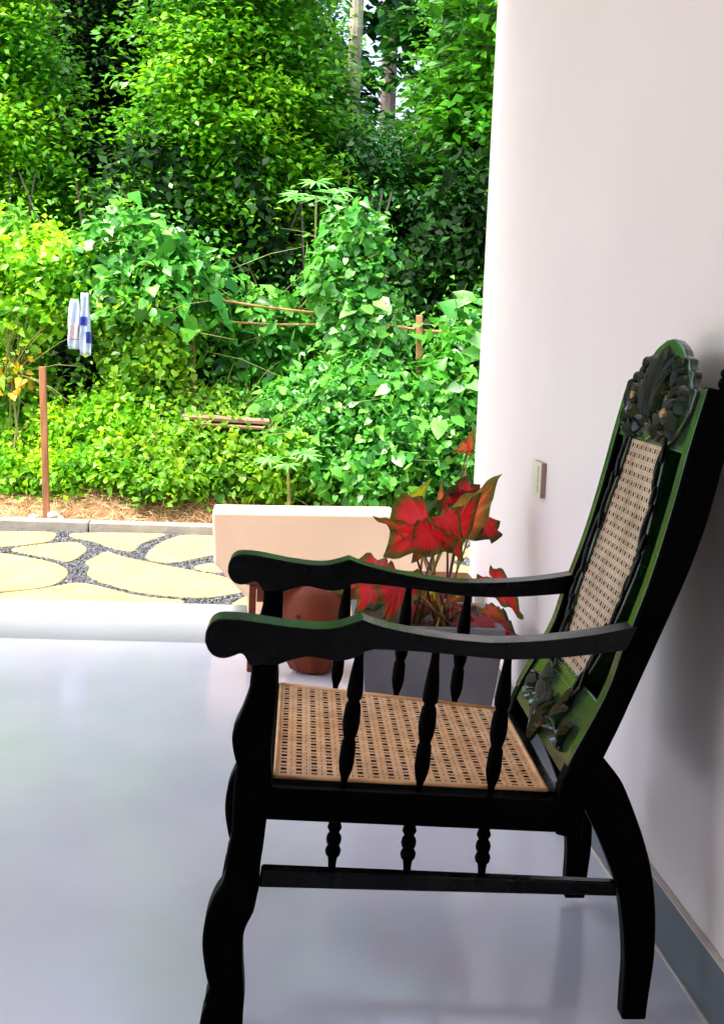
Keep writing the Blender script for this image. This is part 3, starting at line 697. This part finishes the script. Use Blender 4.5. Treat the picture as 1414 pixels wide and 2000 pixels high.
# hanging plastic wrappers
for k, (px, y0_, y1_, wpx, lab) in enumerate(((146, 584, 682, 24, 'left pale blue plastic wrapper hanging from the vines'), (166, 572, 694, 22, 'right white and dark blue plastic wrapper hanging from the vines'))):
    D = 9.6; a, b = at(px, y0_, D), at(px+2*k, y1_, D); wd = wpx*D/F_PX; h_ = a.z-b.z
    o = empty('plastic_wrapper', a); tag(o, lab, 'wrapper')
    def sheet(name, t0, t1, f0, f1, mt, off=0):
        bm = bmesh.new(); NY, NX = 14, 8; vv = []
        for j in range(NY+1):
            t = t0+(t1-t0)*j/NY; row = []
            for i in range(NX+1):
                f = f0+(f1-f0)*i/NX; wl_ = wd*(.62+.38*min(1, t*(4 if k == 0 else 1.6)))*(1+.06*math.sin(t*17+k))
                row.append(bm.verts.new(((f-.5)*wl_+(b.x-a.x)*t, .012*math.sin(f*11+t*5+k)-off, -h_*t)))
            vv.append(row)
        for j in range(NY):
            for i in range(NX): bm.faces.new((vv[j][i], vv[j][i+1], vv[j+1][i+1], vv[j+1][i]))
        q = from_bm(name, bm, mt, o, smooth=True); md = q.modifiers.new('s', 'SOLIDIFY'); md.thickness = .0015
    sheet('film', 0, 1, 0, 1, M['plastic'])
    if k == 0: sheet('print', .5, .8, .15, .9, M['pink'], .006)
    else: sheet('print', .38, .52, .0, .7, M['blue'], .006); sheet('print', .62, .8, .55, 1, M['blue'], .006)

# straw bed
def strands(name, n, fpos, ln, wd, mt, lift=.6):
    P = np.array([fpos() for _ in range(n)]); d = unit(n); d[:, 2] = np.abs(d[:, 2])*lift*.4; nr = unit(n); nr[:, 2] += 1
    tv = [(-.5*wd, -.5, 0), (.5*wd, -.5, 0), (.5*wd, 0, .14), (-.5*wd, 0, .14), (.4*wd, .5, 0), (-.4*wd, .5, 0)]
    me = cloud(name, tv, [(0, 1, 2, 3), (3, 2, 4, 5)], P, nr, d, rng.uniform(.5, 1.3, n)*ln)
    return tag(link(name, me, mt), kind='stuff')
KB = KY+.14
hum = [(185, .30, .16), (330, .42, .15), (60, .35, .09), (420, .3, .10), (-80, .4, .12), (250, .2, .06), (560, .5, .1)]
hum = [(at(px, 1000, KB+.5).x, w_, h_) for px, w_, h_ in hum]
def straw_z(x, y):
    z = -.07
    for cx_, w_, h_ in hum: z += h_*math.exp(-((x-cx_)/w_)**2-((y-KB-.45)/.33)**2)*1.0
    return z+.05*min(1, (y-KB)/.3)
bm = bmesh.new(); xs = np.linspace(-5, 3, 120); ys = np.linspace(KB+.003, KB+1.0, 16)
vv = [[bm.verts.new((x, y, straw_z(x, y)-.02)) for x in xs] for y in ys]
for j in range(len(ys)-1):
    for i in range(len(xs)-1): bm.faces.new((vv[j][i], vv[j][i+1], vv[j+1][i+1], vv[j+1][i]))
tag(from_bm('straw_bed', bm, mat('straw_mat', (.40, .24, .11), rough=.9, var=.6, vscale=14, bump=1, bscale=60), smooth=True), kind='structure')
def fp():
    x, y = rng.uniform(-3.2, 1.4), KB+.02+rng.random()**1.3*.8; return (x, y, straw_z(x, y)-.012+rng.random()*.018)
strands('straw', 16000, fp, .10, .03, M['straw'])
# white stones by the post
for k, (px, py, r_) in enumerate(((104, 1006, .04), (66, 1010, .03), (118, 1012, .025))):
    p = at(px, py, KB+.08); bm = bmesh.new(); bmesh.ops.create_icosphere(bm, subdivisions=2, radius=r_)
    for v in bm.verts: v.co += Vector(rng.normal(size=3))*r_*.08; v.co.z *= .7
    o = from_bm('white_stone', bm, M['pot'] if 0 else M['switch'], smooth=True); o.location = p
    tag(o, ('larger white stone right of the wooden post', 'white stone left of the wooden post', 'smallest white stone beside the kerb right of the post')[k], 'stone')
# grass fringe
GR = ([(-.035, 0, 0), (.035, 0, 0), (.022, .55, .06), (-.022, .55, .06), (0, 1, .28), (0, 1, .28)], [(0, 1, 2, 3), (3, 2, 4, 5)])
n = 9000; P = np.stack([rng.uniform(-4, 2, n), KB+.55+rng.random(n)**.8*.9, np.full(n, -.06)], 1)
P[:, 2] = [straw_z(x, y) if y < KB+.95 else -.04 for x, y in P[:, :2]]
d = unit(n)*.35; d[:, 2] = 1; nr = unit(n); nr[:, 2] *= .2; nr[:, 1] -= .4
tag(link('grass', cloud('grass', *GR, P, nr, d, rng.uniform(.12, .30, n)), G['grass']), kind='stuff')

# ---- leafy plants: foliage spread over ellipsoids given by pixel centre and radii at a distance
leaf_protos = {}
def proto(kind):
    if kind not in leaf_protos:
        V = np.array(HEART[0]); me = mesh_np('leaf', V, np.array(HEART[1])); me.materials.append(G[kind])
        for p in me.polygons: p.use_smooth = True
        leaf_protos[kind] = me
    return leaf_protos[kind]
def plant(name, label, cat, blobs, kind, n, size, shape=HEART, n_single=0, droop=.5, depth=.45, group=None, kind2=None, inner=.5):
    n = int(n*.85)
    blobs = [(b[0], b[1], b[2]+.62, b[3], b[4]) for b in blobs]
    wts = np.array([b[3]*b[4] for b in blobs], float); wts /= wts.sum()
    ncl = max(12, n//22); pk = rng.choice(len(blobs), ncl, p=wts)
    Uc = unit(ncl); Uc[:, 1] = np.where(rng.random(ncl) < .72, -np.abs(Uc[:, 1]), Uc[:, 1]); Uc[:, 2] = np.where(rng.random(ncl) < .25, np.abs(Uc[:, 2]), Uc[:, 2])
    C0 = []; RR = []
    for (px, py, D, rx, ry) in blobs: p = at(px, py, D); C0.append(tuple(p)); RR.append((.87*rx*D/F_PX, max(.2, min(depth, rx*D/F_PX)), .87*ry*D/F_PX))
    C0 = np.array(C0); RR = np.array(RR)
    rc = 1.02-rng.random(ncl)**1.5*inner; rc = np.where(rng.random(ncl) < .10, rc+.16, rc)
    cen = C0[pk]+Uc*RR[pk]*rc[:, None]
    ci = rng.choice(ncl, n); U = Uc[ci]; rad = rc[ci]; pick = pk[ci]
    loc = rng.normal(size=(n, 3))*np.array([1.25, 1.0, .9])*size*.85
    P = cen[ci]+loc; P[:, 2] -= .25*np.abs(loc[:, 0])
    base = Vector((float(C0[:, 0].mean()), float(C0[:, 1].mean()), -.08)); P[:, 2] = np.maximum(P[:, 2], -.04)
    Nn = U*.35+loc/size*.3+rng.normal(size=(n, 3))*.62+[0, -.10, .55]
    d = rng.normal(size=(n, 3))*.8+loc/size*.5+[0, -.2, -droop*.8]
    sc = size*rng.uniform(.3, 1.25, n)*np.where(rng.random(n) < .5, .75, 1.05)
    o = empty(name, base); tag(o, label, cat, group)
    P = P-np.array(base)
    order = np.argsort(-rad+U[:, 1]*.5+loc[:, 1]) if n_single else np.arange(n)
    n_single = min(n_single, n//2); singles = rng.choice(order[:max(n//2, n_single)], n_single, replace=False) if n_single else np.array([], int)
    mask = np.ones(n, bool); mask[singles] = False
    q = link('foliage', cloud('foliage', *shape, P[mask], Nn[mask], d[mask], sc[mask], .5), G[kind], o); tag(q, kind='stuff')
    m2 = int(n*(.45 if kind == 'vine' else 1.0)); c2 = rng.choice(ncl, m2); l2 = rng.normal(size=(m2, 3))*size*1.25
    P2 = cen[c2]+l2+Uc[c2]*.03-np.array([base.x, base.y, 0]); P2[:, 2] = np.maximum(P2[:, 2], .0)+.08
    q = link('small_foliage', cloud('small_foliage', *SMALL, P2, rng.normal(size=(m2, 3))*.6+[0, -.2, .7], rng.normal(size=(m2, 3))+[0, -.3, -.3], rng.uniform(.4, 1.1, m2)*.062), G[{'gold': 'vine_y'}.get(kind, kind)], o); tag(q, kind='stuff')
    if n_single:
        Rm = rotations(Nn[singles], d[singles])
        for i, s in enumerate(singles):
            lf = link('leaf', proto(kind2 or kind), None, o)
            Mx = Matrix([list(r_) for r_ in Rm[i]]).to_4x4(); lf.matrix_local = Matrix.Translation(Vector(P[s])) @ Mx @ Matrix.Scale(float(sc[s])*1.12, 4)
    bm = bmesh.new()
    for _ in range(26):                              # loose runners and tendrils
        i = rng.integers(ncl); a_ = Vector(cen[i])-base; dr = Vector(Uc[i])*.22+Vector((rng.normal()*.16, -.05, rng.uniform(-.1, .22)))
        add_tube(bm, [a_-dr*.8, a_, a_+dr*.7+Vector((0, 0, .03)), a_+dr*1.15], [.004, .0035, .0025, .001], 4)
    for _ in range(7):
        i = rng.integers(len(blobs)); e = C0[i]-np.array(base)+rng.normal(size=3)*.1
        s = Vector((e[0]*.7+rng.normal()*.1, rng.normal()*.1, 0)); e = Vector(e)
        add_tube(bm, [s, s.lerp(e, .5)+Vector(rng.normal(size=3)*.06), e], [.012, .009, .005], 5)
    from_bm('stem', bm, M['stem'], o)
    return o
V1 = 'climbing vines smothering the fence'
plant('vine_mound', 'yellow green vine mound filling the far left of the garden', 'vine',
      [(20,470,9.7,55,60),(60,530,9.6,95,70),(90,590,9.5,80,70),(20,640,9.5,80,90),(120,500,9.7,60,45),(15,760,9.5,80,80),(70,840,9.4,70,70),(-90,600,9.6,120,180)], 'vine_y', 9000, .075, n_single=110, group=V1)
plant('vine_mound', 'tall rounded vine mound with big pale leaves behind the hanging wrappers', 'vine',
      [(260,490,9.75,80,62),(330,530,9.7,75,60),(220,550,9.65,55,60),(300,590,9.6,95,70),(392,560,9.8,30,45)], 'vine', 3600, .118, n_single=280, group=V1)
plant('vine_mound', 'green creeper curtain hanging below the tall rounded vine mound', 'vine',
      [(265,630,9.5,70,60),(290,710,9.45,65,70),(235,790,9.4,60,30),(325,660,9.5,40,60)], 'shrub', 5200, .075, n_single=110, group=V1)
plant('vine_mound', 'low dark leaved vine clump hanging from the pole left of the tall column', 'vine',
      [(505,620,9.9,65,36),(540,660,9.9,42,45),(500,700,9.9,50,40),(440,600,9.95,40,18)], 'vine', 2000, .10, n_single=150, group=V1)
plant('vine_column', 'tall narrow column of bright vine leaves right of the middle', 'vine',
      [(688,452,9.8,32,32),(690,490,9.8,44,48),(672,545,9.75,48,52),(698,605,9.75,56,60),(692,675,9.7,64,60),(735,655,9.7,36,50)], 'vine', 3800, .094, n_single=280, kind2='pale', group=V1)
plant('leafy_bush', 'broad green bush with pale leaves behind the cream stone block', 'bush',
      [(640,770,9.4,80,50),(720,780,9.4,90,65),(560,800,9.3,60,50),(620,860,9.2,90,80),(740,880,9.2,110,90),(850,900,9.2,80,85),(830,800,9.4,70,60),(680,930,9.1,110,55)], 'vine', 9000, .085, n_single=260, group=V1)
plant('leafy_bush', 'bush with large bluish leaves against the edge of the white wall', 'bush',
      [(905,640,9.5,38,32),(890,700,9.5,55,40),(900,780,9.4,60,60),(870,840,9.3,60,50),(960,750,9.5,60,110)], 'vine', 2600, .12, n_single=130, kind2='pale', group=V1)
plant('low_shrub', 'yellow green shrub sprawling under the creepers at left', 'shrub',
      [(150,850,9.3,90,60),(240,850,9.25,90,60),(60,920,9.2,90,45),(170,920,9.15,110,50)], 'vine_y', 7000, .06, n_single=90)
plant('low_shrub', 'bright yellow green shrub in front of the stack of boards', 'shrub',
      [(350,870,9.2,100,60),(430,890,9.15,80,55),(330,930,9.1,130,45),(330,800,9.4,60,35)], 'shrub', 7000, .06, n_single=90)
plant('low_shrub', 'feathery bright shrub above the straw left of the cream stone block', 'shrub',
      [(480,910,9.1,80,50),(560,900,9.1,70,50),(440,795,9.5,70,22),(520,950,9.05,80,24)], 'shrub', 5000, .06, n_single=70)
plant('golden_weed', 'cluster of golden yellow leaves at the far left edge', 'plant', [(18,740,9.2,28,32),(40,720,9.2,16,16),(10,700,9.2,15,20)], 'gold', 60, .07, n_single=20, depth=.1)

def palmate(name, label, px, py, D, ln, nl, kind='pale', n_br=7):
    p = at(px, py, D); o = empty(name, (p.x, p.y, -.08)); tag(o, label, 'plant'); V = []; hz = p.z+.08
    bm = bmesh.new(); add_tube(bm, [(0, 0, 0), (.02, .02, hz*.5), (0, 0, hz)], [.018, .014, .008], 6); from_bm('stem', bm, M['stem'], o)
    me = None
    for b in range(n_br):
        a = b/n_br*2*math.pi+rng.uniform(-.2, .2); e = Vector((math.cos(a)*ln, math.sin(a)*ln*.8-.05, rng.uniform(-.03, .10)))
        P, N_, D_, S_ = [], [], [], []
        for k in range(nl):
            t = (k+.5)/nl*math.pi*1.5-math.pi*.75+a; dv = (math.cos(t), math.sin(t), -.25)
            P.append(tuple(e+Vector((0, 0, hz)))); N_.append((rng.normal()*.15, -.35, 1)); D_.append(dv); S_.append(ln*.85)
        me = cloud('leaf', [(0, 0, 0), (-.10, .45, .03), (0, 1, -.1), (.10, .45, .03)], [(0, 1, 2, 3)], np.array(P), np.array(N_), np.array(D_), np.array(S_))
        link('leaf', me, G[kind], o)
palmate('papaya_plant', 'pale star leaved young papaya standing above the vines before the dark trees', 618, 385, 10.6, .17, 8)
palmate('papaya_plant', 'pale star leaved seedling among the low shrubs left of the cream stone block', 562, 905, 9.3, .13, 7)

# ---- dark undergrowth and trees
def tree(name, label, x, y, h, crown, kind, nl=26000, ls=.12, z0=.6, trunk=.12, cat='tree', seed=None, group='trees crowding behind the garden'):
    """crown: list of (dx, dy, z, rx, ry, rz)"""
    o = empty(name, (x, y, -.1)); tag(o, label, cat, group)
    wts = np.array([c[3]*c[4]*c[5] for c in crown], float)**.66; wts /= wts.sum()
    ncl = max(40, nl//130); pk = rng.choice(len(crown), ncl, p=wts); A = np.array(crown); U = unit(ncl); U[:, 1] = np.where(rng.random(ncl) < .35, -np.abs(U[:, 1]), U[:, 1])
    rr = rng.random(ncl)**.22; cen = A[pk, :3]+U*A[pk, 3:6]*rr[:, None]
    per = nl//ncl; dirs = U*[1, 1, .2]+rng.normal(size=(ncl, 3))*.3; dirs[:, 2] -= .25; dirs /= np.linalg.norm(dirs, axis=1, keepdims=True)
    ln = rng.uniform(.22, .55, ncl)
    t = rng.random((ncl, per)); P = cen[:, None, :]+dirs[:, None, :]*(t*ln[:, None])[..., None]
    side_ = rng.normal(size=(ncl, per, 3))*[.15, .15, .05]; P = (P+side_).reshape(-1, 3); P[:, 2] -= (t.reshape(-1)**2)*.12
    P[:, 2] = np.maximum(P[:, 2], .05)
    n = len(P); Nn = rng.normal(size=(n, 3))*.45+[0, -.2, 1]; d = np.repeat(dirs, per, 0)*.6+rng.normal(size=(n, 3))*.6; d[:, 2] -= .4
    q = link('crown', cloud('crown', *SMALL, P, Nn, d, rng.uniform(.6, 1.25, n)*ls), G[kind], o); tag(q, kind='stuff')
    bm = bmesh.new(); top_ = h*.8
    add_tube(bm, [(0, 0, 0), (.05, .03, top_*.3), (-.04, 0, top_*.6), (0, 0, top_)], [trunk, trunk*.8, trunk*.55, trunk*.2], 8)
    for k in range(12):
        e = Vector(cen[rng.integers(ncl)]); s = Vector((0, 0, max(.3, min(e.z*.6, top_*.8))))
        add_tube(bm, [s, s.lerp(e, .5)+Vector(rng.normal(size=3)*.12), e], [trunk*.4, trunk*.25, .01], 5)
    from_bm('trunk', bm, M['bark'], o, smooth=True); return o
def X(px, D): return at(px, 600, D).x
T = [ # px, D, height, kind, crown radii, label
 (-25, 12.8, 5.3, 'tree_y', .55, 'leafy tree at the far left with drooping boughs over the yellow vine mound'),
 (200, 14.8, 5.4, 'shade', 1.1, 'dark tree in the shaded hollow left of the bright tree'),
 (440, 12.6, 5.2, 'tree_y', .62, 'bright yellow green tree, the nearest and brightest of the row'),
 (520, 13.9, 4.7, 'tree', .5, 'mid green tree between the bright tree and the pale palm trunk'),
 (955, 13.7, 5.0, 'tree', .42, 'slender green tree right of the white sky gap'),
 (745, 13.6, 3.45, 'tree_d', 1.0, 'low bluish tree under the gap of white sky'),
 (1015, 12.6, 5.2, 'tree', .72, 'broad green tree beside the edge of the white wall'),
 (-360, 13.4, 4.9, 'tree_y', 1.0, 'bright tree outside the left edge of the picture'),
 (1150, 13.5, 4.6, 'tree', 1.4, 'green tree hidden by the white wall'),
 (-480, 13.0, 4.6, 'tree', 1.5, 'second tree outside the left edge of the picture'),
 (-760, 12.0, 4.2, 'tree_y', 1.5, 'third bright tree outside the left edge of the picture'),
]
for px, D, h, kd, r_, lab in T:
    crown = []; k = 0; z = 2.45 if 0 <= px < 1000 else 1.0
    while z < h-.3:
        a = rng.uniform(0, 6.28); off = .45*r_; f = 1 if z < h*.75 else .7
        crown.append((math.cos(a)*off, math.sin(a)*off*.7-.1, z, r_*.75*f, r_*.65*f, .6)); 
        crown.append((-math.cos(a)*off, -math.sin(a)*off*.5, z+.3, r_*.7*f, r_*.6*f, .5)); z += .75
    tree('leafy_tree', lab, X(px, D), D, h, crown, kd, nl=52000 if -50 < px < 1000 else 16000, ls=.072 if -50 < px < 1000 else .13)
# back row
for i, (px, D, h, lab) in enumerate(((20, 18, 5.9, 'tall dark tree behind the far left tree'), (330, 19, 6.0, 'tall dark tree behind the bright tree'), (420, 18.5, 5.9, 'second dark tree behind the bright tree, nearer the palm'),
        (760, 19.5, 3.2, 'low dark tree far behind the sky gap'), (1110, 18, 5.8, 'tall dark tree rising behind the green tree at the wall'), (-250, 18, 5.5, 'tall dark tree behind the trees outside the left edge'))):
    cr_ = [(rng.normal()*.8, rng.normal()*.6, z, 1.7, 1.2, .9) for z in np.arange(.6, h, 1.0)]
    tree('dark_tree', lab, X(px, D), D, h, cr_, 'tree_d', nl=16000, ls=.20, trunk=.16)
def hedge(label, px0, px1, D, zt_, kind, n, ls):
    x0_, x1_ = X(px0, D), X(px1, D); o = empty('thicket', ((x0_+x1_)/2, D, -.1)); tag(o, label, 'thicket')
    P = np.stack([rng.uniform(x0_, x1_, n)-(x0_+x1_)/2, rng.normal(size=n)*.35, rng.random(n)**.8*zt_], 1)
    P[:, 2] *= .8+.3*np.sin(P[:, 0]*3.1+D)
    Nn = rng.normal(size=(n, 3))*.6+[0, -.4, .8]; d = rng.normal(size=(n, 3)); d[:, 2] -= .6
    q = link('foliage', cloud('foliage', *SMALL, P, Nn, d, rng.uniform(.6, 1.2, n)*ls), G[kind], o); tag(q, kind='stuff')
    bm = bmesh.new()
    for _ in range(14):
        x_ = rng.uniform(P[:, 0].min(), P[:, 0].max()); add_tube(bm, [(x_, 0, 0), (x_+rng.normal()*.15, rng.normal()*.1, zt_*.5), (x_+rng.normal()*.3, 0, zt_*.95)], [.03, .02, .008], 5)
    from_bm('stem', bm, M['bark'], o)
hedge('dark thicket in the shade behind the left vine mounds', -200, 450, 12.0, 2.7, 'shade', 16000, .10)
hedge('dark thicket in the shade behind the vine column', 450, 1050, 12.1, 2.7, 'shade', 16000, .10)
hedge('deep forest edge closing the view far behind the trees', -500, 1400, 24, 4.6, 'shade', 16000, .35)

# palm trunk and bare trunk in the sky gap
def trunk_thing(name, label, px0, px1, py1, D, r0_, r1_, h_, mt, fronds=False):
    x_ = at(px0, py1, D); o = empty(name, (x_.x, D, -.1)); tag(o, label, 'tree'); xt = at(px1, 0, D).x-x_.x
    bm = bmesh.new(); n_ = 40; pts = []; rd = []
    for i in range(n_+1):
        t = i/n_; pts.append((xt*t, 0, h_*t)); rd.append((r0_+(r1_-r0_)*t)*(1+.05*(i % 2)))
    add_tube(bm, pts, rd, 10); from_bm('trunk', bm, mt, o, smooth=False)
    P, N_, D_, S_ = [], [], [], []
    for k in range(14):
        a = k/14*6.283; el = rng.uniform(-.1, .7); L_ = 2.4
        for j in range(46):
            t = j/45; c_ = Vector((math.cos(a)*L_*t, math.sin(a)*L_*t, L_*t*el-1.5*t*t*L_*.5))
            for s in (-1, 1):
                P.append((xt+c_.x, c_.y, h_+c_.z)); N_.append((rng.normal()*.2, 0, 1)); D_.append((math.cos(a)*.5-math.sin(a)*s, math.sin(a)*.5+math.cos(a)*s, -.5)); S_.append(.5*(1-t*.6))
    if fronds:
        tag(link('crown', cloud('crown', [(0, 0, 0), (-.04, .5, 0), (0, 1, -.05), (.04, .5, 0)], [(0, 1, 2, 3)], *[np.array(v) for v in (P, N_, D_, S_)]), G['tree'], o), kind='stuff')
trunk_thing('palm_tree', 'pale palm trunk rising left of the white sky gap', 692, 698, 130, 14.3, .07, .06, 8.0, M['palm'], False)
trunk_thing('palm_tree', 'grey palm trunk standing in the white sky gap', 765, 764, 60, 22, .12, .11, 11.0, M['bark'], True)
